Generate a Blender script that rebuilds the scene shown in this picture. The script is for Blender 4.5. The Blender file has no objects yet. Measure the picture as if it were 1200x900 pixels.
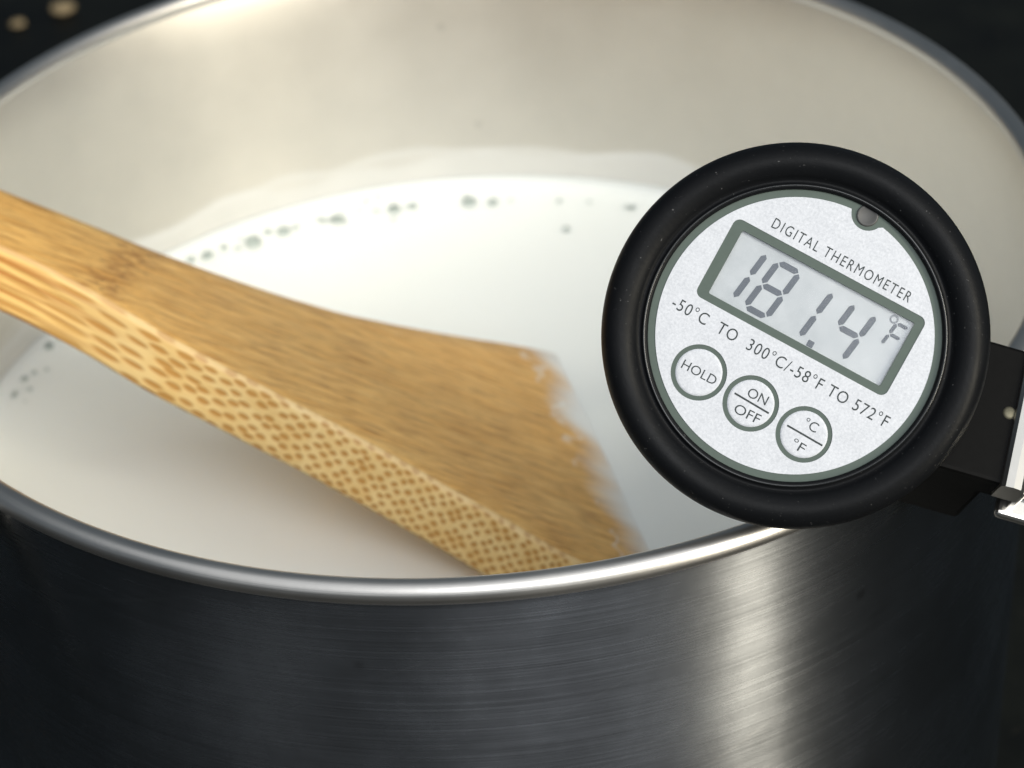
import bpy, bmesh, math, random
from math import sin, cos, pi, radians, sqrt, hypot, atan2
from mathutils import Vector, Matrix, noise
random.seed(4)
SC = bpy.context.scene
COL = SC.collection

# ------------------------------------------------------------------ camera
RIM_Z = 0.140                      # height of the pot's rim above the stovetop
MM = 0.001
F_PX, PITCH, ROLL, DIST = 2800.0, 0.62687, -0.05952, 0.36872
TARGET = Vector((0.007316, -0.052306, RIM_Z))
FW = Vector((0, cos(PITCH), -sin(PITCH)))
_r = Vector((1, 0, 0)); _u = _r.cross(FW)
CR = (_r * cos(ROLL) + _u * sin(ROLL)).normalized()
CU = (_u * cos(ROLL) - _r * sin(ROLL)).normalized()
CAM = TARGET - FW * DIST
cd = bpy.data.cameras.new('camera'); cam = bpy.data.objects.new('camera', cd); COL.objects.link(cam)
cd.sensor_width = 36.0; cd.lens = F_PX / 1200 * 36.0
cd.clip_start = 0.01; cd.clip_end = 50
cam.matrix_world = Matrix(((CR.x, CU.x, -FW.x, CAM.x), (CR.y, CU.y, -FW.y, CAM.y), (CR.z, CU.z, -FW.z, CAM.z), (0, 0, 0, 1)))
cd.dof.use_dof = True; cd.dof.focus_distance = 0.329; cd.dof.aperture_fstop = 25.0
SC.camera = cam

# ------------------------------------------------------------------ light
w = bpy.data.worlds.new('World'); SC.world = w; w.use_nodes = True
bg = w.node_tree.nodes['Background']; bg.inputs[0].default_value = (0.66, 0.84, 1.0, 1); bg.inputs[1].default_value = 0.13
def area(name, loc, aim, sx, sy, power, col):
    l = bpy.data.lights.new(name, 'AREA'); l.shape = 'RECTANGLE'; l.size = sx; l.size_y = sy
    l.energy = power; l.color = col
    o = bpy.data.objects.new(name, l); COL.objects.link(o); o.location = loc
    o.rotation_euler = (Vector(aim) - Vector(loc)).to_track_quat('-Z', 'Y').to_euler()
    return o
area('ceiling_lamp', (0.10, -0.78, 1.28), (0, -0.02, RIM_Z), 3.2, 2.2, 18.5, (0.98, 0.99, 1.0))
az = radians(45.5)
area('streak_lamp', (1.2 * sin(az), -1.2 * cos(az), 0.50), (0, 0, 0.12), 0.165, 0.9, 14.0, (1.0, 0.92, 0.74))  # strip lamp added to make the pale vertical streak on the outer wall
area('front_lamp', (0.32, -1.08, 1.13), (0, 0, 0.10), 0.9, 0.8, 10.5, (0.98, 0.99, 1.0))
az = radians(20)
area('blue_fill_lamp', (1.6 * sin(az), -1.6 * cos(az), 0.75), (0, 0, 0.12), 0.75, 0.8, 0.4, (0.74, 0.88, 1.0))  # added dim bluish fill, gives the outer wall a cool band beside the streak
SC.view_settings.view_transform = 'Standard'; SC.view_settings.look = 'None'
SC.view_settings.exposure = 0.05; SC.view_settings.gamma = 1.0; SC.view_settings.use_curve_mapping = False

# ------------------------------------------------------------------ helpers
def tag(o, label=None, cat=None, group=None, kind=None):
    for k, v in (('label', label), ('category', cat), ('group', group), ('kind', kind)):
        if v: o[k] = v
    return o
def empty(name, loc=(0, 0, 0), mat=None):
    o = bpy.data.objects.new(name, None); o.empty_display_size = 0.01; COL.objects.link(o)
    if mat is not None: o.matrix_world = mat
    else: o.location = loc
    return o
def link(name, me, mats, parent=None, smooth=True, loc=None):
    o = bpy.data.objects.new(name, me); COL.objects.link(o)
    for m in (mats if isinstance(mats, (list, tuple)) else [mats]): me.materials.append(m)
    if smooth:
        for p in me.polygons: p.use_smooth = True
    if parent is not None: o.parent = parent
    if loc is not None: o.location = loc
    return o
def build(name, bm, mats, parent=None, smooth=True, loc=None):
    me = bpy.data.meshes.new(name); bmesh.ops.recalc_face_normals(bm, faces=bm.faces[:]); bm.to_mesh(me); bm.free()
    return link(name, me, mats, parent, smooth, loc)
def lathe(prof, n=192, closed=False, uv=True, wob=0.0):
    """prof: list of (r, z) metres"""
    bm = bmesh.new(); uvl = bm.loops.layers.uv.new('UVMap')
    rings = []
    for (r, z) in prof:
        if r < 1e-7: rings.append([bm.verts.new((0, 0, z))])
        else: rings.append([bm.verts.new((r * cos(2 * pi * i / n), r * sin(2 * pi * i / n), z)) for i in range(n)])
    pairs = list(zip(range(len(prof) - 1), range(1, len(prof))))
    if closed: pairs.append((len(prof) - 1, 0))
    for a, b in pairs:
        A, B = rings[a], rings[b]
        for i in range(n):
            j = (i + 1) % n
            if len(A) == 1 and len(B) == 1: continue
            if len(A) == 1: vs = [A[0], B[i], B[j]]; uvs = [(i, prof[a][1]), (i, prof[b][1]), (i + 1, prof[b][1])]
            elif len(B) == 1: vs = [A[i], B[0], A[j]]; uvs = [(i, prof[a][1]), (i, prof[b][1]), (i + 1, prof[a][1])]
            else: vs = [A[i], A[j], B[j], B[i]]; uvs = [(i, prof[a][1]), (i + 1, prof[a][1]), (i + 1, prof[b][1]), (i, prof[b][1])]
            f = bm.faces.new(vs)
            for l, t in zip(f.loops, uvs): l[uvl].uv = (t[0] / n, t[1] * 10)
    return bm
def box_bm(x0, x1, y0, y1, z0, z1, bev=0.0, seg=2):
    bm = bmesh.new(); bmesh.ops.create_cube(bm, size=1)
    for v in bm.verts: v.co = ((x0 + x1) / 2 + v.co.x * (x1 - x0), (y0 + y1) / 2 + v.co.y * (y1 - y0), (z0 + z1) / 2 + v.co.z * (z1 - z0))
    if bev: bmesh.ops.bevel(bm, geom=bm.edges[:], offset=bev, segments=seg, affect='EDGES', profile=0.5)
    return bm
def tube_bm(pts, r, n=16):
    bm = bmesh.new(); rings = []; prev = None
    for i, p in enumerate(pts):
        t = (pts[min(i + 1, len(pts) - 1)] - pts[max(i - 1, 0)]).normalized()
        if prev is None: prev = t.orthogonal().normalized()
        a = (prev - t * prev.dot(t)).normalized(); b = t.cross(a); prev = a
        rr = r[i] if isinstance(r, (list, tuple)) else r
        rings.append([bm.verts.new(p + (a * cos(2 * pi * k / n) + b * sin(2 * pi * k / n)) * rr) for k in range(n)])
    for A, B in zip(rings, rings[1:]):
        for k in range(n): bm.faces.new([A[k], A[(k + 1) % n], B[(k + 1) % n], B[k]])
    bm.faces.new(rings[0]); bm.faces.new(rings[-1])
    return bm
def dense(pts, k=6):
    out = []
    for i in range(len(pts) - 1):
        p0, p1, p2, p3 = pts[max(i - 1, 0)], pts[i], pts[i + 1], pts[min(i + 2, len(pts) - 1)]
        for j in range(k):
            t = j / k
            out.append(0.5 * (2 * p1 + (p2 - p0) * t + (2 * p0 - 5 * p1 + 4 * p2 - p3) * t * t + (3 * p1 - p0 - 3 * p2 + p3) * t ** 3))
    return out + [pts[-1]]
def smooth_interp(xs, ys, x):
    if x <= xs[0]: return ys[0]
    if x >= xs[-1]: return ys[-1]
    for i in range(len(xs) - 1):
        if x <= xs[i + 1]:
            t = (x - xs[i]) / (xs[i + 1] - xs[i])
            def sl(k):
                if k == 0: return (ys[1] - ys[0]) / (xs[1] - xs[0])
                if k == len(xs) - 1: return (ys[-1] - ys[-2]) / (xs[-1] - xs[-2])
                return (ys[k + 1] - ys[k - 1]) / (xs[k + 1] - xs[k - 1])
            h = xs[i + 1] - xs[i]
            return ((2*t**3 - 3*t*t + 1) * ys[i] + (t**3 - 2*t*t + t) * h * sl(i) + (-2*t**3 + 3*t*t) * ys[i+1] + (t**3 - t*t) * h * sl(i+1))

# ------------------------------------------------------------------ materials
class N:
    """small node-tree helper"""
    def __init__(s, name):
        s.m = bpy.data.materials.new(name); s.m.use_nodes = True; s.t = s.m.node_tree
        s.p = s.t.nodes['Principled BSDF']; s.out = s.t.nodes['Material Output']
    def n(s, typ, **kw):
        nd = s.t.nodes.new(typ)
        for k, v in kw.items(): setattr(nd, k, v)
        return nd
    def l(s, a, b): s.t.links.new(a, b)
    def val(s, inp, v): 
        if hasattr(v, 'is_linked') or hasattr(v, 'node'): s.l(v, inp)
        else: inp.default_value = v
    def math(s, op, a, b=0.0, c=None, clamp=False):
        nd = s.n('ShaderNodeMath', operation=op, use_clamp=clamp); s.val(nd.inputs[0], a); s.val(nd.inputs[1], b)
        if c is not None: s.val(nd.inputs[2], c)
        return nd.outputs[0]
    def mix(s, fac, a, b, blend='MIX'):
        nd = s.n('ShaderNodeMix', data_type='RGBA', blend_type=blend)
        s.val(nd.inputs['Factor'], fac); 
        for inp, v in ((nd.inputs[6], a), (nd.inputs[7], b)):
            if hasattr(v, 'node'): s.l(v, inp)
            else: inp.default_value = (*v, 1) if len(v) == 3 else v
        return nd.outputs[2]
    def noise(s, vec, scale, detail=2.0, rough=0.5, dist=0.0):
        nd = s.n('ShaderNodeTexNoise'); s.l(vec, nd.inputs['Vector']); nd.inputs['Scale'].default_value = scale
        nd.inputs['Detail'].default_value = detail; nd.inputs['Roughness'].default_value = rough; nd.inputs['Distortion'].default_value = dist
        return nd.outputs['Fac']
    def mapping(s, vec, scale=(1, 1, 1), rot=(0, 0, 0), loc=(0, 0, 0)):
        nd = s.n('ShaderNodeMapping'); s.l(vec, nd.inputs[0]); nd.inputs['Scale'].default_value = scale
        nd.inputs['Rotation'].default_value = rot; nd.inputs['Location'].default_value = loc
        return nd.outputs[0]
    def coord(s, k='Object'): return s.n('ShaderNodeTexCoord').outputs[k]
    def rng(s, v, a, b, c=0.0, d=1.0, smooth=False):
        nd = s.n('ShaderNodeMapRange', interpolation_type='SMOOTHSTEP' if smooth else 'LINEAR'); s.l(v, nd.inputs[0])
        for i, x in enumerate((a, b, c, d)): nd.inputs[i + 1].default_value = x
        return nd.outputs[0]
    def bump(s, h, strength, dist):
        nd = s.n('ShaderNodeBump'); s.l(h, nd.inputs['Height']); nd.inputs['Strength'].default_value = strength; nd.inputs['Distance'].default_value = dist
        s.l(nd.outputs[0], s.p.inputs['Normal']); return nd.outputs[0]
    def set(s, **kw):
        for k, v in kw.items():
            inp = s.p.inputs[k.replace('_', ' ')]
            if hasattr(v, 'node'): s.l(v, inp)
            else: inp.default_value = (*v, 1) if isinstance(v, tuple) and len(v) == 3 else v
        return s

def plain(name, col, rough=0.5, metal=0.0, spec=0.5, mottle=0.0, mscale=400.0, bump=0.0):
    k = N(name); k.set(Roughness=rough, Metallic=metal); k.p.inputs['Specular IOR Level'].default_value = spec
    c = k.coord()
    if mottle:
        nz = k.noise(c, mscale, 3)
        k.set(Base_Color=k.mix(nz, tuple(x * (1 - mottle) for x in col), tuple(min(1, x * (1 + mottle)) for x in col)))
        if bump: k.bump(nz, bump, 0.0002)
    else: k.set(Base_Color=col)
    return k.m

def brushed_steel(name, rough, aniso, line_bump, film=False, base=(0.60, 0.60, 0.60), grain=0.0):
    k = N(name); uv = k.coord('UV'); ob = k.coord()
    lines = k.noise(k.mapping(uv, (2.5, 90, 1)), 4.0, 3, 0.65)
    fine = k.noise(k.mapping(uv, (9, 40, 1)), 4.0, 2, 0.6)
    blot = k.noise(ob, 38.0, 4, 0.6)
    peel = k.noise(ob, 900.0, 2, 0.5)
    bc = k.mix(k.rng(blot, 0.3, 0.7), tuple(x * (0.90 if film else 0.92) for x in base), base)
    # a few long scratches and dull pin-head marks
    scr = k.rng(k.noise(k.mapping(uv, (2, 260, 1), (0, 0, 0.02)), 3.0, 1, 0.4), 0.70, 0.76, 0, 1)
    pit = k.n('ShaderNodeTexVoronoi'); k.l(ob, pit.inputs['Vector']); pit.inputs['Scale'].default_value = 45.0
    pm = k.rng(pit.outputs['Distance'], 0.02, 0.06, 1, 0)
    bc = k.mix(k.math('MULTIPLY', pm, 0.15 if film else 0.6), bc, (0.15, 0.15, 0.15))
    rot = k.mapping(ob, rot=(0, radians(24), 0)); rot2 = k.mapping(ob, rot=(0, radians(-14), 0), loc=(.3, .1, .2))
    s1 = k.rng(k.noise(k.mapping(rot, (16, 16, 900)), 1.0, 1, 0.4), 0.715, 0.75, 0, 1); s2 = k.rng(k.noise(k.mapping(rot2, (11, 11, 700)), 1.0, 1, 0.4), 0.72, 0.755, 0, 1)
    scratch = k.math('ADD', s1, s2, clamp=True)
    bc = k.mix(k.math('MULTIPLY', scratch, 0.0 if film else 0.07), bc, (0.92, 0.92, 0.92))
    k.set(Base_Color=bc, Metallic=1.0, Anisotropic=aniso, Anisotropic_Rotation=0.25)
    k.set(Roughness=k.math('ADD', k.math('MULTIPLY', k.math('ADD', lines, blot), 0.16), rough - 0.16))
    tg = k.n('ShaderNodeTangent', direction_type='RADIAL', axis='Z'); k.l(tg.outputs[0], k.p.inputs['Tangent'])
    h = k.math('ADD', k.math('ADD', lines, k.math('MULTIPLY', fine, 0.5)), k.math('MULTIPLY', scr, 0.02))
    h = k.math('ADD', h, k.math('MULTIPLY', peel, grain))
    h = k.math('SUBTRACT', h, k.math('MULTIPLY', pm, 0.3 if film else 1.5))
    k.bump(h, 1.0, line_bump)
    if film:       # dried milk left on the inside, its upper edge wavy
        sx = k.n('ShaderNodeSeparateXYZ'); k.l(ob, sx.inputs[0]); z = sx.outputs[2]
        flat = k.mapping(ob, (1, 1, 0.15))
        hgt = k.math('MULTIPLY_ADD', k.noise(flat, 22.0, 2, 0.45), 0.026, -0.0570)
        hgt2 = k.math('MULTIPLY_ADD', k.noise(flat, 35.0, 2, 0.45), 0.014, -0.0535)
        d = k.math('SUBTRACT', z, hgt); body = k.rng(d, -0.0010, 0.0006, 1, 0)
        d2 = k.math('SUBTRACT', z, hgt2); body2 = k.rng(d2, -0.0010, 0.0004, 1, 0)
        edge = k.math('MULTIPLY', k.rng(d, -0.0022, -0.0004, 0, 1), body)
        fac = k.math('ADD', k.math('MULTIPLY', body, 0.26), k.math('MULTIPLY', edge, 0.22))
        fac = k.math('ADD', fac, k.math('MULTIPLY', body2, 0.25), clamp=True)
        mk = k.n('ShaderNodeBsdfPrincipled'); mk.inputs['Base Color'].default_value = (0.80, 0.80, 0.78, 1); mk.inputs['Roughness'].default_value = 0.4
        ms = k.n('ShaderNodeMixShader'); k.l(fac, ms.inputs[0]); k.l(k.p.outputs[0], ms.inputs[1]); k.l(mk.outputs[0], ms.inputs[2])
        k.l(ms.outputs[0], k.out.inputs[0])
    return k.m

M = {}
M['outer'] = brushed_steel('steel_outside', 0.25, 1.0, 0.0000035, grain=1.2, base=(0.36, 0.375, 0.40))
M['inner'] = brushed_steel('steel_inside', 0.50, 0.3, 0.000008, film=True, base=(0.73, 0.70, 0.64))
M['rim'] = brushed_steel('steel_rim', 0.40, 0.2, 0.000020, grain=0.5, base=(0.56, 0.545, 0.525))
M['clip_steel'] = plain('steel_clip', (0.66, 0.64, 0.60), 0.28, 1.0, 0.5, 0.08, 300)
M['stem_steel'] = plain('steel_stem', (0.62, 0.62, 0.61), 0.22, 1.0)
M['rubber'] = plain('black_rubber', (0.0045, 0.005, 0.006), 0.46, 0, 0.08, 0.25, 1500, 0.12)
M['black_plastic'] = plain('black_plastic', (0.004, 0.004, 0.004), 0.5, 0, 0.06, 0.2, 900, 0.1)
M['green'] = plain('grey_green_print', (0.062, 0.086, 0.074), 0.55, 0, 0.4, 0.10, 1200)
M['ink'] = plain('dark_ink', (0.028, 0.036, 0.038), 0.5, 0, 0.3)
M['seg'] = plain('lcd_segment', (0.085, 0.10, 0.125), 0.4, 0, 0.4, 0.22, 500)
M['seg_faint'] = plain('lcd_segment_faint', (0.17, 0.19, 0.22), 0.4, 0, 0.4)
M['hole'] = plain('notch_shadow', (0.05, 0.05, 0.05), 0.5, 0.0)

M['rivet'] = plain('dull_rivet', (0.16, 0.15, 0.11), 0.6, 0.8)
k = N('dusty_rubber'); c = k.coord(); nz = k.noise(c, 1500, 3); ds = k.rng(k.noise(c, 1900.0, 2, 0.7), 0.70, 0.76, 0, 0.5); sm = k.noise(c, 90.0, 3, 0.6)
k.set(Base_Color=k.mix(ds, (0.005, 0.0055, 0.0065), (0.16, 0.16, 0.16)), Roughness=k.rng(sm, 0.3, 0.7, 0.36, 0.54)); k.p.inputs['Specular IOR Level'].default_value = 0.10; k.bump(nz, 0.15, 0.0002); M['rubber'] = k.m
k = N('gloss_bezel'); k.set(Base_Color=(0.01, 0.011, 0.012), Roughness=0.10); M['bezel'] = k.m
k = N('silver_faceplate'); c = k.coord()
sp = k.noise(c, 2600.0, 2, 0.8); bl = k.noise(c, 300.0, 3, 0.6)
k.set(Base_Color=k.mix(k.rng(k.math('ADD', sp, k.math('MULTIPLY', bl, 0.4)), 0.45, 0.95), (0.43, 0.45, 0.495), (0.58, 0.60, 0.65)), Roughness=0.60, Metallic=0.0)
k.bump(sp, 0.25, 0.00005); M['silver'] = k.m
k = N('lcd_glass_back'); c = k.coord(); bl = k.noise(c, 160.0, 4, 0.65)
k.set(Base_Color=k.mix(k.rng(bl, 0.3, 0.7), (0.34, 0.37, 0.40), (0.45, 0.48, 0.51)), Roughness=0.3); M['lcd'] = k.m
k = N('clear_window'); tr = k.n('ShaderNodeBsdfTransparent'); gl = k.n('ShaderNodeBsdfGlossy'); gl.inputs['Roughness'].default_value = 0.12
lw = k.n('ShaderNodeLayerWeight'); lw.inputs[0].default_value = 0.35
ms = k.n('ShaderNodeMixShader'); k.l(k.math('MULTIPLY', lw.outputs['Fresnel'], 0.22), ms.inputs[0]); k.l(tr.outputs[0], ms.inputs[1]); k.l(gl.outputs[0], ms.inputs[2]); k.l(ms.outputs[0], k.out.inputs[0]); M['window'] = k.m

k = N('warm_milk'); c = k.coord()
k.set(Base_Color=k.mix(k.noise(c, 18.0, 3), (0.88, 0.91, 0.86), (0.91, 0.935, 0.895)), Roughness=0.16)
k.p.inputs['Subsurface Weight'].default_value = 0.35; k.p.inputs['Subsurface Radius'].default_value = (1.0, 0.97, 0.93); k.p.inputs['Subsurface Scale'].default_value = 0.0025
k.p.inputs['IOR'].default_value = 1.35
k.bump(k.noise(c, 55.0, 3), 0.2, 0.0006); M['milk'] = k.m
k = N('bubble_film'); tr = k.n('ShaderNodeBsdfTransparent'); tr.inputs[0].default_value = (0.77, 0.81, 0.80, 1); gl = k.n('ShaderNodeBsdfGlossy'); gl.inputs['Roughness'].default_value = 0.05
lw = k.n('ShaderNodeLayerWeight'); lw.inputs[0].default_value = 0.3
ms = k.n('ShaderNodeMixShader'); k.l(lw.outputs['Fresnel'], ms.inputs[0]); k.l(tr.outputs[0], ms.inputs[1]); k.l(gl.outputs[0], ms.inputs[2]); k.l(ms.outputs[0], k.out.inputs[0]); M['bubble'] = k.m

# bamboo: UV in centimetres, u along the fibres (stretched on the cut sides)
def bamboo(name, side):
    k = N(name); uv = k.coord('UV'); ob = k.coord()
    s = k.n('ShaderNodeSeparateXYZ'); k.l(uv, s.inputs[0]); U, V = s.outputs[0], s.outputs[1]
    wob = k.n('ShaderNodeVectorMath', operation='ADD')
    nzv = k.n('ShaderNodeTexNoise'); k.l(uv, nzv.inputs['Vector']); nzv.inputs['Scale'].default_value = 5.0; nzv.inputs['Detail'].default_value = 2
    sc = k.n('ShaderNodeVectorMath', operation='SCALE'); k.l(nzv.outputs['Color'], sc.inputs[0]); sc.inputs['Scale'].default_value = 0.05
    k.l(uv, wob.inputs[0]); k.l(sc.outputs[0], wob.inputs[1]); W = wob.outputs[0]
    if not side:
        broad = k.noise(k.mapping(W, (0.35, 3.0, 1)), 1.6, 4, 0.6)
        grain = k.noise(k.mapping(W, (0.8, 11, 1)), 1.4, 4, 0.62)
        fib = k.noise(k.mapping(W, (2.2, 20, 1)), 1.0, 3, 0.6)
        col = k.mix(k.rng(broad, 0.3, 0.7), (0.77, 0.405, 0.100), (0.92, 0.58, 0.195))
        col = k.mix(k.math('MULTIPLY', k.rng(grain, 0.46, 0.64), 0.85), col, (0.42, 0.185, 0.040))
        col = k.mix(k.math('MULTIPLY', k.rng(fib, 0.56, 0.70), 0.65), col, (0.30, 0.14, 0.04))
        col = k.mix(k.math('MULTIPLY', k.rng(k.noise(k.mapping(W, (0.9, 15, 1), loc=(3, 7, 0)), 1.6, 3), 0.56, 0.74), 0.45), col, (0.70, 0.48, 0.21))
        # the bamboo node: a darker band with specks
        node = k.math('SUBTRACT', U, k.math('MULTIPLY_ADD', V, 0.35, 9.35))
        nb = k.math('MULTIPLY', k.rng(k.math('ABSOLUTE', node), 0.1, 0.65, 1, 0, True), k.rng(k.noise(k.mapping(W, (1, 2.2, 1)), 3.0, 3), 0.38, 0.62))
        col = k.mix(k.math('MULTIPLY', nb, 0.85), col, (0.37, 0.165, 0.042))
        vo = k.n('ShaderNodeTexVoronoi', voronoi_dimensions='2D'); k.l(k.mapping(W, (2.6, 5.0, 1)), vo.inputs['Vector']); vo.inputs['Scale'].default_value = 1.0
        spk = k.math('MULTIPLY', k.rng(vo.outputs['Distance'], 0.05, 0.16, 1, 0), k.rng(k.math('ABSOLUTE', node), 0.3, 0.6, 1, 0))
        col = k.mix(k.math('MULTIPLY', spk, 0.75), col, (0.14, 0.06, 0.02))
        # milk clinging near the waterline
        wl = k.math('ADD', U, k.math('MULTIPLY_ADD', V, 0.150, 0.0))
        nzm = k.noise(k.mapping(uv, (0.4, 1.0, 1)), 0.75, 1, 0.4)
        e = k.math('SUBTRACT', wl, k.math('MULTIPLY_ADD', nzm, 1.7, -0.72))
        film = k.math('MULTIPLY', k.rng(e, -0.35, 0.62, 1, 0, True), 1.0)
        e2 = k.math('SUBTRACT', wl, k.math('MULTIPLY_ADD', k.noise(k.mapping(uv, (0.5, 0.9, 1), loc=(5, 2, 0)), 2.0, 2), 1.6, -0.1))
        line = k.math('MULTIPLY', k.rng(k.math('ABSOLUTE', e2), 0.015, 0.07, 1, 0), k.rng(k.noise(k.mapping(uv, (1, 1.3, 1), loc=(1, 4, 0)), 1.0, 1), 0.44, 0.5))
        fm = k.math('ADD', film, k.math('MULTIPLY', line, 0.4), clamp=True)
        col = k.mix(fm, col, (0.92, 0.93, 0.89))
        h = k.math('ADD', grain, fib); k.set(Roughness=0.46)
        k.bump(h, 0.5, 0.0004)
    else:
        vo = k.n('ShaderNodeTexVoronoi', voronoi_dimensions='2D'); k.l(k.mapping(W, (6.5, 6.5, 1), (0, 0, radians(42))), vo.inputs['Vector']); vo.inputs['Scale'].default_value = 1.0; vo.inputs['Randomness'].default_value = 0.36
        big = k.noise(uv, 3.0, 3, 0.6)
        dd = k.math('ADD', vo.outputs['Distance'], k.math('MULTIPLY_ADD', big, 0.22, -0.11))
        dot = k.rng(dd, 0.22, 0.44, 1, 0, True)
        pale = k.mix(k.rng(big, 0.3, 0.7), (0.80, 0.52, 0.190), (0.90, 0.66, 0.30))
        col = k.mix(k.math('MULTIPLY', dot, 0.9), pale, k.mix(big, (0.58, 0.285, 0.062), (0.46, 0.210, 0.045)))
        # handle end: long fibres instead of dots; u here is the stretched coordinate
        st = k.noise(k.mapping(W, (0.9, 7.5, 1)), 1.0, 4, 0.6)
        stc = k.mix(k.rng(st, 0.40, 0.58), (0.46, 0.175, 0.026), (0.88, 0.57, 0.19))
        col = k.mix(k.rng(U, 7.35, 7.85, 0, 1, True), col, stc)
        # pale ridge along the upper edge
        col = k.mix(k.math('MULTIPLY', k.rng(V, 0.10, 0.0, 0, 1), 0.45), col, (0.74, 0.52, 0.26))
        k.set(Roughness=0.5); k.bump(k.math('SUBTRACT', st, dot), 0.3, 0.0004)
    k.set(Base_Color=col); k.p.inputs['Subsurface Weight'].default_value = 0.0
    return k.m
M['bam_top'] = bamboo('bamboo_face', False); M['bam_side'] = bamboo('bamboo_cut_side', True)

k = N('dark_stovetop'); c = k.coord(); nz = k.noise(c, 30.0, 4, 0.6); n2 = k.noise(c, 220.0, 2, 0.6)
col = k.mix(k.rng(nz, 0.35, 0.7), (0.0022, 0.0026, 0.0026), (0.008, 0.009, 0.007))
k.set(Base_Color=k.mix(k.rng(n2, 0.62, 0.75, 0, 0.5), col, (0.02, 0.018, 0.014)), Roughness=0.5); k.p.inputs['Specular IOR Level'].default_value = 0.2; M['stove'] = k.m
M['crumb'] = plain('tan_crumb', (0.26, 0.20, 0.115), 0.7, 0, 0.3, 0.3, 600)

# ------------------------------------------------------------------ setting
bm = bmesh.new(); bmesh.ops.create_grid(bm, x_segments=8, y_segments=8, size=1.5)
tag(build('stovetop', bm, M['stove'], smooth=False), 'dark speckled stovetop under and behind the steel pot', kind='structure')
def crumb(x, y, r, label):
    bm = bmesh.new(); bmesh.ops.create_icosphere(bm, subdivisions=2, radius=r)
    for v in bm.verts:
        q = 1 + 0.35 * noise.noise(v.co * (1.6 / r) + Vector((x * 90, y * 70, 0))); v.co = Vector((v.co.x * q * 1.2, v.co.y * q, v.co.z * q * 0.55))
    tag(build('crumb', bm, M['crumb'], loc=(x, y, r * 0.45)), label, 'crumb', 'crumbs on the stovetop')

# ------------------------------------------------------------------ pot
pot = tag(empty('cooking_pot', (0, 0, 0)), 'brushed stainless steel cooking pot with rolled rim, half full of milk', 'pot')
R0 = 0.0990
outer = [(0.0, 0.0005 - RIM_Z), (0.088, 0.0005 - RIM_Z), (0.0935, 0.002 - RIM_Z), (0.0972, 0.0055 - RIM_Z), (R0, 0.012 - RIM_Z)]
outer += [(R0, 0.012 - RIM_Z + t * (RIM_Z - 0.0165) / 8) for t in range(1, 9)] + [(R0 + 0.0001, -0.0025), (R0 + 0.0004, -0.0014)]
build('outer_wall', lathe(outer, 256), M['outer'], pot, loc=(0, 0, RIM_Z))
inner = [(0.0, 0.004 - RIM_Z), (0.090, 0.004 - RIM_Z), (0.0955, 0.008 - RIM_Z), (0.0976, 0.016 - RIM_Z), (0.0976, -0.060), (0.0976, -0.030), (0.0976, -0.0115), (0.09765, -0.0085), (0.0979, -0.0055), (0.0983, -0.0025), (0.0989, -0.0002)]
build('inner_wall', lathe(inner, 256), M['inner'], pot, loc=(0, 0, RIM_Z))
bead = [(0.1001 + 0.0019 * cos(a), 0.0019 * sin(a)) for a in [2 * pi * i / 20 for i in range(20)]]
build('rolled_rim', lathe(bead, 256, closed=True), M['rim'], pot, loc=(0, 0, RIM_Z))
# loop handle on the pot's left, only its end plate reaches the picture
hd = build('handle', tube_bm(dense([Vector((0.1035 * sin(a), -0.1035 * cos(a), z)) + Vector((sin(-1.12), -cos(-1.12), 0)) * d for a, z, d in
      [(radians(-47.6), RIM_Z - .0052, -.003), (radians(-47.8), RIM_Z - .0052, .012), (radians(-50), RIM_Z - .006, .026), (radians(-56), RIM_Z - .008, .036), (radians(-66), RIM_Z - .008, .038),
       (radians(-77), RIM_Z - .008, .036), (radians(-84), RIM_Z - .009, .026), (radians(-87), RIM_Z - .0095, .012), (radians(-88), RIM_Z - .010, -.002)]]), 0.0036), M['rim'], pot)
def plate(c):
    bm = bmesh.new(); g = []
    for i in range(9):
        a = radians(c - 4.2 + i * 1.05); row = []
        for j in range(5):
            z = RIM_Z - 0.004 - 0.0045 * j; e = (abs(i - 4) / 4) ** 4 + (abs(j - 2) / 2) ** 4
            r = 0.0992 + 0.0016 * (1 - min(1, e)); row.append(bm.verts.new((r * sin(a), -r * cos(a), z)))
        g.append(row)
    for i in range(8):
        for j in range(4): bm.faces.new([g[i][j], g[i + 1][j], g[i + 1][j + 1], g[i][j + 1]])
    build('mounting_plate', bm, M['rim'], hd)
plate(-54); plate(-86)

# ------------------------------------------------------------------ milk
MILK = -0.0540
prof = [(0.0, 0), (0.03, 0), (0.06, 0), (0.08, 0), (0.0915, 0.00005), (0.0940, 0.00015), (0.0957, 0.0004), (0.0967, 0.0008), (0.0973, 0.0014), (0.09755, 0.0020), (0.09755, -0.03), (0.0, -0.03)]
milk = tag(build('milk', lathe(prof, 192), M['milk'], loc=(0, 0, RIM_Z + MILK)), 'warm white milk filling the lower half of the steel pot', 'milk')
bmes = bpy.data.meshes.new('bubble'); bm = bmesh.new(); bmesh.ops.create_uvsphere(bm, u_segments=20, v_segments=12, radius=1.0)
bm.to_mesh(bmes); bm.free(); bmes.materials.append(M['bubble'])
for p in bmes.polygons: p.use_smooth = True
def bubble(a, rr, s):
    o = bpy.data.objects.new('bubble', bmes); COL.objects.link(o); o.parent = milk
    r = rr; o.location = (r * sin(a), r * cos(a), 0.25 * s + (0.0005 if r > 0.0945 else 0)); o.scale = (s, s, s * 0.85)

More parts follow.
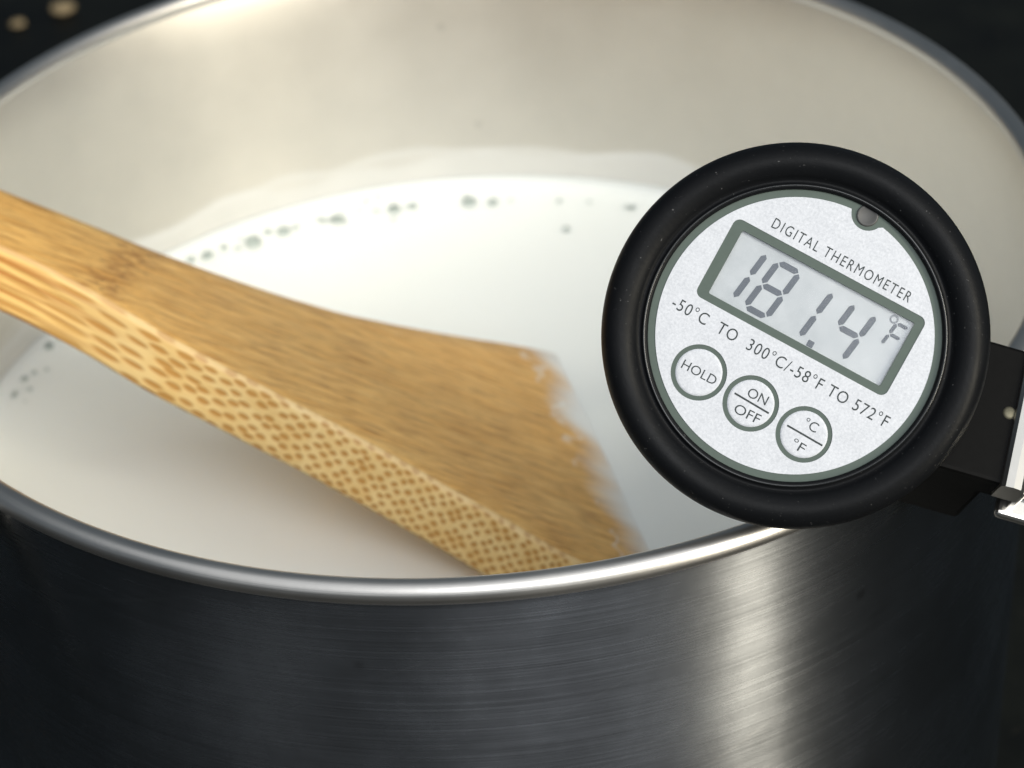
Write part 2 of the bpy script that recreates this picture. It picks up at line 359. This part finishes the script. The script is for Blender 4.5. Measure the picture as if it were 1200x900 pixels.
# ------------------------------------------------------------------ bamboo spatula
PM = Vector((0.0223, 0.00305, MILK + RIM_Z)); PAX = Vector((-0.86687, -0.02831, 0.49773)); PV = Vector((0.0769, -0.99403, 0.07739)); PN = Vector((0.49257, 0.10537, 0.86387))
fu = [-30, 4.6, 33.4, 51.4, 68.5, 88.3, 101, 117, 150, 200]; fv = [-36, -29.5, -18.7, -12.9, -10.4, -9.7, -10.4, -10.9, -11.2, -11.2]
nu = [-30, 13.3, 22.5, 38, 53.6, 69, 84.6, 97, 106, 115, 130, 200]; nv = [54, 44.4, 40.8, 35, 29.6, 25.0, 20.3, 15.0, 12.2, 10.5, 9.8, 9.8]
def stretch(u): return smooth_interp([0, 45, 70, 88, 98, 110], [1.0, 1.2, 2.0, 3.6, 6.5, 9.0], u)
us = [-28 + 1.5 * i for i in range(int(226 / 1.5) + 1)]
upr = {}; acc = 0.0; prev = None
for u in us:
    if prev is not None: acc += (u - prev) / stretch(u)
    upr[u] = acc; prev = u
# shift so that the stretched coordinate reads 7.6 where dots give way to fibres (u about 99 mm)
u99 = min(us, key=lambda q: abs(q - 99)); off = 76.0 - upr[u99]
bm = bmesh.new(); uvl = bm.loops.layers.uv.new('UVMap'); rings = []
for u in us:
    vf, vn = smooth_interp(fu, fv, u), smooth_interp(nu, nv, u)
    T = smooth_interp([-28, -5, 60, 110, 125, 200], [8.5, 11.0, 11.2, 11.4, 12.3, 11], u)
    endk = 1.0
    if u > 188: endk = sqrt(max(0.02, 1 - ((u - 188) / 10.5) ** 2))
    mid = (vf + vn) / 2; vf = mid + (vf - mid) * endk; vn = mid + (vn - mid) * endk
    c = 0.9; pts = []
    for i in range(13):
        t = i / 12; pts.append((vf + c + (vn - vf - 2 * c) * t, 0.0 + 0.25 * sin(pi * t) * 0.5, 't', 0))
    pts += [(vn - c * 0.3, -c * 0.3, 's', 0.0)]
    for i in range(7):
        t = i / 6; pts.append((vn, -c - (T - 2 * c) * t, 's', c + (T - 2 * c) * t))
    pts += [(vn - c * 0.3, -T + c * 0.3, 's', T)]
    for i in range(5): t = i / 4; pts.append((vn - c + (vf - vn + 2 * c) * t, -T, 'b', 0))
    for i in range(4): t = i / 3; pts.append((vf, -T + c + (T - 2 * c) * t, 's', c + (T - 2 * c) * t))
    ring = []
    for (v, h, kk, s) in pts:
        nzs = 0.12 * noise.noise(Vector((u * 0.10, v * 0.22, h * 0.4)))
        ring.append((bm.verts.new(PM + PAX * (u * MM) + PV * ((v + (nzs if kk == 's' else 0)) * MM) + PN * ((h + nzs) * MM)), u, v, kk, s))
    rings.append(ring)
n = len(rings[0])
for A, B in zip(rings, rings[1:]):
    for i in range(n):
        j = (i + 1) % n
        q = [A[i], A[j], B[j], B[i]]
        f = bm.faces.new([x[0] for x in q])
        topf = all(x[3] == 't' for x in q) or all(x[3] == 'b' for x in q)
        f.material_index = 0 if topf else 1
        for l, x in zip(f.loops, q):
            if topf: l[uvl].uv = (x[1] * 0.1, x[2] * 0.1)
            else: l[uvl].uv = ((upr[x[1]] + off) * 0.1, (x[4] if x[3] == 's' else 0.0) * 0.1)
for rg in (rings[0], rings[-1]):
    f = bm.faces.new([x[0] for x in rg]); f.material_index = 1
tag(build('wooden_spatula', bm, [M['bam_top'], M['bam_side']]), 'wide bamboo spatula leaning on the pot rim with its blade dipped in milk', 'spatula')

# bubbles strung along the milk's edge (angle from the far side, clockwise)
for a, rr, s in [(-38.7, 94.0, 0.62), (-36.5, 92.5, 1.04), (-33.9, 92.8, 0.73), (-32.5, 90.9, 0.52), (-31.1, 94.1, 0.42), (-30.2, 90.6, 1.47), (-27.4, 92.8, 0.74), (-25.6, 91.0, 1.16), (-23.7, 91.4, 0.63), (-20.0, 91.0, 0.63),
                 (-18.0, 89.9, 1.16), (-12.6, 90.6, 0.53), (-10.1, 89.7, 1.17), (-10.7, 86.0, 0.42), (-7.5, 90.0, 0.85), (0.3, 89.3, 1.27), (3.6, 88.9, 0.95), (6.0, 89.8, 0.42), (12.7, 90.0, 0.53), (15.2, 79.1, 0.7), (16.8, 90.6, 0.42),
                 (22.8, 90.3, 0.53), (-62.7, 95.2, 0.80), (-69.4, 94.3, 0.69), (-60.8, 94.8, 0.40), (-42, 92.5, .8), (-47, 91, 1.0), (34, 91, .8)]:
    bubble(radians(a), rr * MM, s * MM * 1.15)

for i in range(46):       # finer froth between the larger bubbles
    a = random.choice((random.uniform(-45, -8), random.uniform(-45, 40), random.uniform(-75, -50)))
    bubble(radians(a), (random.gauss(91.5, 1.2) if i % 4 else random.uniform(93, 95.5)) * MM, random.uniform(0.22, 0.6) * MM)

# ------------------------------------------------------------------ thermometer
HEAD_D = 0.327
S = HEAD_D / F_PX                                     # metres per photograph pixel at the dial
TH = radians(28.6)
hc = CAM + FW * HEAD_D + CR * ((930.5 - 600) * S) + CU * ((450 - 393.5) * S)
X = (CR * cos(TH) - CU * sin(TH)).normalized()
Nn = -(hc - CAM).normalized(); Nn = (Nn + CU * 0.012).normalized()
X = (X - Nn * X.dot(Nn)).normalized(); Y = Nn.cross(X)
HM = Matrix(((X.x, Y.x, Nn.x, hc.x), (X.y, Y.y, Nn.y, hc.y), (X.z, Y.z, Nn.z, hc.z), (0, 0, 0, 1)))
thermo = tag(empty('digital_thermometer', mat=HM), 'round black digital thermometer reading 181.4 F clipped over the pot rim', 'thermometer')
CX, CY = 930.0, 391.5
def loc(px, py):
    dx, dy = px - CX, py - CY
    return ((dx * cos(TH) + dy * sin(TH)) * S, -(-dx * sin(TH) + dy * cos(TH)) * S)
def px(r): return r * S
# body and rubber ring
ring = [(171, -6), (171.5, 3), (173, 6), (176, 6.5), (178, 4.5), (180, 2.5), (183, 3), (186, 7), (190, 11), (197, 15), (205, 16.5), (212, 15), (219, 10.5), (224, 3.5), (227.3, -8), (228, -22), (227, -36), (224, -46), (216, -53), (200, -56), (0, -56)]
build('rubber_ring', lathe([(px(r), px(z)) for r, z in ring], 160), M['rubber'], thermo)

build('bezel_edge', lathe([(px(175.8 + 1.7 * cos(a)), px(6.3 + 1.7 * sin(a))) for a in [2 * pi * i / 10 for i in range(10)]], 160, closed=True), M['bezel'], thermo)
def fill_shape(name, splines, z, thick, mat, parent, bev=0.0):
    cu = bpy.data.curves.new(name, 'CURVE'); cu.dimensions = '2D'; cu.fill_mode = 'BOTH'; cu.extrude = thick / 2
    for pts in splines:
        sp = cu.splines.new('POLY'); sp.points.add(len(pts) - 1)
        for q, (x, y) in zip(sp.points, pts): q.co = (x, y, 0, 1)
        sp.use_cyclic_u = True
    o = bpy.data.objects.new(name, cu); COL.objects.link(o)
    me = bpy.data.meshes.new_from_object(o.evaluated_get(bpy.context.evaluated_depsgraph_get()))
    bpy.data.objects.remove(o); bpy.data.curves.remove(cu)
    me.name = name; me.materials.clear()
    return link(name, me, mat, parent, smooth=False, loc=(0, 0, z - thick / 2))
def circ(cx, cy, r, n=64): return [(cx + r * cos(2 * pi * i / n), cy + r * sin(2 * pi * i / n)) for i in range(n)]
def rrect(x0, x1, y0, y1, r, n=6):
    out = []
    for cx, cy, a0 in ((x1 - r, y1 - r, 0), (x0 + r, y1 - r, 90), (x0 + r, y0 + r, 180), (x1 - r, y0 + r, 270)):
        out += [(cx + r * cos(radians(a0 + 90 * i / n)), cy + r * sin(radians(a0 + 90 * i / n))) for i in range(n + 1)]
    return out
def quad_box(ps):
    L = [loc(*q) for q in ps]
    return ((L[0][0] + L[3][0]) / 2, (L[1][0] + L[2][0]) / 2, (L[2][1] + L[3][1]) / 2, (L[0][1] + L[1][1]) / 2)
fo = quad_box([(862, 252), (1084, 372), (1034, 467), (815, 340)])
fi = quad_box([(872, 266), (1070, 379.5), (1025, 456), (832, 334)])
buttons = [(818.9, 434.8), (879.8, 471.0), (941.9, 507.0)]
nt = loc(1016, 249)
# dark grey-green printed base with the display opening
fill_shape('printed_border', [circ(0, 0, px(171.3), 128), rrect(*fi, px(2.5))], 0, px(7), M['green'], thermo)
# silver faceplate: notch at the rim, openings for the display frame and the buttons
R_F = px(162.5); na = atan2(nt[1], nt[0]); nr = px(20)
pts = []
for i in range(240):
    a = 2 * pi * i / 240; q = (R_F * cos(a), R_F * sin(a))
    d = Vector((q[0] - nt[0], q[1] - nt[1]))
    if d.length < nr:
        # follow the notch circle on its inner side
        continue
    pts.append((a, q))
pts.sort(key=lambda t: (t[0] - na) % (2 * pi))
poly = [q for a, q in pts]
a0 = atan2(poly[-1][1] - nt[1], poly[-1][0] - nt[0]); a1 = atan2(poly[0][1] - nt[1], poly[0][0] - nt[0])
while a1 < a0: a1 += 2 * pi
inward = atan2(-nt[1], -nt[0])
mids = [a0 + (a1 - a0) * i / 14 for i in range(1, 14)]
if cos(mids[6] - inward) < 0:
    a1 -= 2 * pi; mids = [a0 + (a1 - a0) * i / 14 for i in range(1, 14)]
poly += [(nt[0] + nr * cos(a), nt[1] + nr * sin(a)) for a in mids]
fill_shape('faceplate', [poly, rrect(*fo, px(9))] + [circ(*loc(*b), px(33.2)) for b in buttons], px(0.9), px(0.8), M['silver'], thermo)
# notch: small moulded socket
o = build('notch_socket', lathe([(px(r), px(z)) for r, z in ((0, .6), (8.5, .6), (10.5, 1.6), (12.5, 1.6), (13, .2))], 32), M['hole'], thermo); o.location = (nt[0] * 0.985, nt[1] * 0.985, 0.0)
# display
zL = -px(6.2)
lcd = fill_shape('display', [rrect(fi[0] - px(3), fi[1] + px(3), fi[2] - px(3), fi[3] + px(3), px(1))], zL, px(3), M['lcd'], thermo)
fill_shape('display_window', [rrect(fi[0] + px(.4), fi[1] - px(.4), fi[2] + px(.4), fi[3] - px(.4), px(2))], -px(0.8), px(0.4), M['window'], thermo)
SL = math.tan(radians(8))
def seg_pts(cx, cy, h, wd, t, which):
    """hexagonal segments of a slanted digit; cx, cy centre, h half-height, wd half-width"""
    g = t * 0.16
    def H(y): return [(-wd + g, y), (-wd + g + t / 2, y + t / 2), (wd - g - t / 2, y + t / 2), (wd - g, y), (wd - g - t / 2, y - t / 2), (-wd + g + t / 2, y - t / 2)]
    def V(x, y0, y1): return [(x, y0 + g), (x + t / 2, y0 + g + t / 2), (x + t / 2, y1 - g - t / 2), (x, y1 - g), (x - t / 2, y1 - g - t / 2), (x - t / 2, y0 + g + t / 2)]
    P = {'a': H(h), 'd': H(-h), 'g': H(0), 'f': V(-wd, 0, h), 'b': V(wd, 0, h), 'e': V(-wd, -h, 0), 'c': V(wd, -h, 0)}[which]
    return [(cx + x + y * SL, cy + y) for x, y in P]
def digit(center, segs, h=32, wd=14, t=7.6, mat='seg'):
    c = loc(*center)
    for s in segs:
        o = fill_shape('segment', [seg_pts(c[0], c[1], px(h), px(wd), px(t), s)], 0, px(0.2), M[mat], lcd)
        o.location.z = px(1.7)
digit((866, 314.5), 'bc')
digit((904.5, 337.5), 'abcdefg')
digit((943.5, 360), 'bc')
digit((993.5, 387), 'bcfg')
digit((1047, 392.5), 'aefg', 15, 7.5, 4.6)
p0 = loc(949, 401); o = fill_shape('segment', [rrect(p0[0] - px(4), p0[0] + px(4), p0[1] - px(4), p0[1] + px(4), px(1))], 0, px(.2), M['seg'], lcd); o.location.z = px(1.7)
p0 = loc(1046, 372); o = fill_shape('segment', [circ(*p0, px(5.5), 20), circ(*p0, px(3.0), 20)], 0, px(.2), M['seg_faint'], lcd); o.location.z = px(1.7)

# buttons: pale domed keys inside the printed rings
def text_mesh(body, name='lettering', space=1.0):
    cu = bpy.data.curves.new(name, 'FONT'); cu.body = body; cu.size = 1.0; cu.fill_mode = 'FRONT'; cu.offset = -0.001; cu.space_character = space; cu.resolution_u = 4
    o = bpy.data.objects.new(name, cu); COL.objects.link(o)
    me = bpy.data.meshes.new_from_object(o.evaluated_get(bpy.context.evaluated_depsgraph_get()))
    bpy.data.objects.remove(o); bpy.data.curves.remove(cu); me.name = name; me.materials.clear()
    return me
def lettering(body, p0, p1, cap, z, parent, space=1.0, origin=(0, 0)):
    """baseline from photo point p0 to p1, cap height in px"""
    me = text_mesh(body, space=space)
    xs = [v.co.x for v in me.vertices]; x0, x1 = min(xs), max(xs)
    ref = text_mesh('H'); ch = max(v.co.y for v in ref.vertices); bpy.data.meshes.remove(ref)
    a, b = Vector(loc(*p0)), Vector(loc(*p1)); d = b - a; ex = d.normalized(); ey = Vector((-ex.y, ex.x)); sx = d.length / (x1 - x0); sy = px(cap) / ch
    for v in me.vertices:
        q = a + ex * ((v.co.x - x0) * sx) + ey * (v.co.y * sy); v.co = (q.x - origin[0], q.y - origin[1], 0)
    return link('lettering', me, M['ink'], parent, smooth=False, loc=(0, 0, z))
def bar(p0, p1, wd, z, parent, origin):
    a, b = Vector(loc(*p0)), Vector(loc(*p1)); ex = (b - a).normalized(); ey = Vector((-ex.y, ex.x)) * px(wd / 2)
    o = fill_shape('divider_line', [[tuple(q - Vector(origin)) for q in (a + ey, a - ey, b - ey, b + ey)]], 0, px(.1), M['ink'], parent); o.location.z = z
keys = []
for b in buttons:
    c = loc(*b)
    o = build('button', lathe([(px(r), px(z)) for r, z in ((0, 1.0), (10, 0.98), (20, 0.92), (25, 0.85), (27.2, .6), (27.8, 0.05))], 48), M['silver'], thermo, loc=(c[0], c[1], 0.0)); keys.append((o, c))
ZT = px(1.0)
lettering('DIGITAL THERMOMETER', (902.5, 264), (1062, 353), 12.5, px(1.05), thermo, 1.25)
lettering('-50°C  TO  300°C/-58°F TO 572°F', (785.5, 357), (1036, 499), 14, px(1.05), thermo, 1.12)
ZK = px(1.1)
o, c = keys[0]; lettering('HOLD', (797.5, 429), (836.5, 450), 11, ZK, o, 1.0, c)
o, c = keys[1]; lettering('ON', (874.5, 462), (896.5, 473.5), 11.5, ZK, o, 1.0, c); bar((861, 459), (901, 482.5), 2.2, ZK, o, c); lettering('OFF', (859, 481), (888, 495.5), 11.5, ZK, o, 1.0, c)
o, c = keys[2]; lettering('°C', (940.5, 497.5), (955, 505.5), 11.5, ZK, o, 1.0, c); bar((922.5, 496.5), (963.5, 520), 2.2, ZK, o, c); lettering('°F', (926, 521), (940, 529.5), 11, ZK, o, 1.0, c)

# probe stem behind the dial, down into the milk
build('probe_stem', tube_bm([Vector((0, 0, -px(50))), Vector((0, 0, -0.020)), Vector((0, 0, -0.10)), Vector((0, 0, -0.155)), Vector((0, 0, -0.160))], [0.0045, 0.0022, 0.0019, 0.0019, 0.0004]), M['stem_steel'], thermo)

# clip: black block leaning back behind the dial, steel spring wrapped round its outer end
ca = radians(16)
cX = CR * cos(ca) - CU * sin(ca); cN = -FW
cY = cN.cross(cX)
tl = radians(20); cY2 = cY * cos(tl) - cN * sin(tl); cN2 = cY * sin(tl) + cN * cos(tl)     # leans back so its underside shows
co = CAM + FW * (HEAD_D + 0.0085) + CR * ((1140 - 600) * (HEAD_D + .0085) / F_PX) + CU * ((450 - 478) * (HEAD_D + .0085) / F_PX)
CM = Matrix(((cX.x, cY2.x, cN2.x, co.x), (cX.y, cY2.y, cN2.y, co.y), (cX.z, cY2.z, cN2.z, co.z), (0, 0, 0, 1)))
HI = HM.inverted()
clip = build('clip_block', box_bm(-0.020, 0.0084, -0.0098, 0.0108, -0.006, 0.0, 0.0006), M['black_plastic'], thermo, smooth=False)
clip.matrix_parent_inverse = Matrix(); clip.matrix_local = HI @ CM
def sub(name, bm, mat, smooth=False):
    o = build(name, bm, mat, clip, smooth); return o
# rounded steel edge of the spring
bm = bmesh.new(); prof = [(-0.0017, 0.0), (-0.0016, 0.0007), (-0.0011, 0.0012), (0, 0.0014), (0.0011, 0.0012), (0.0016, 0.0007), (0.0019, -0.0002), (0.0019, -0.004), (-0.0017, -0.004)]
A = [bm.verts.new((0.0076 + x, -0.0104, z)) for x, z in prof]; B = [bm.verts.new((0.0076 + x, 0.0116, z)) for x, z in prof]
for i in range(len(prof)): j = (i + 1) % len(prof); bm.faces.new([A[i], A[j], B[j], B[i]])
bm.faces.new(A); bm.faces.new(B)
sub('spring_edge', bm, M['clip_steel'], False)
# spring web round the end of the block and its lower tongue
sub('spring_web', box_bm(0.0094, 0.0104, -0.0098, 0.0112, -0.0105, -0.0015, 0.0003), M['clip_steel'])
sub('spring_tongue', box_bm(0.0080, 0.0220, -0.0112, -0.0076, -0.0105, -0.0085, 0.0008, 3), M['clip_steel'])
o = sub('rivet', lathe([(0.0, 0.0005), (0.0008, 0.00045), (0.0011, 0.0002), (0.0012, 0.0)], 20), M['rivet'], True); o.location = (0.0052, 0.0008, 0.0); o.scale = (.8, .8, .6)
# jaw reaching from the block to the rim
sub('clip_jaw', box_bm(-0.006, 0.006, -0.008, -0.001, -0.024, -0.0055, 0.0008), M['black_plastic'])

# crumbs far behind on the stovetop
def ground(pxl, pyl):
    d = FW + CR * ((pxl - 600) / F_PX) + CU * ((450 - pyl) / F_PX); t = (0.002 - CAM.z) / d.z
    return CAM + d * t
for (a, b, r, lb) in ((72, 8, 0.0036, 'larger tan crumb on the dark stovetop behind the pot'), (20, 24, 0.0022, 'smaller tan crumb near the corner of the dark stovetop')):
    g = ground(a, b); crumb(g.x, g.y, r, lb)
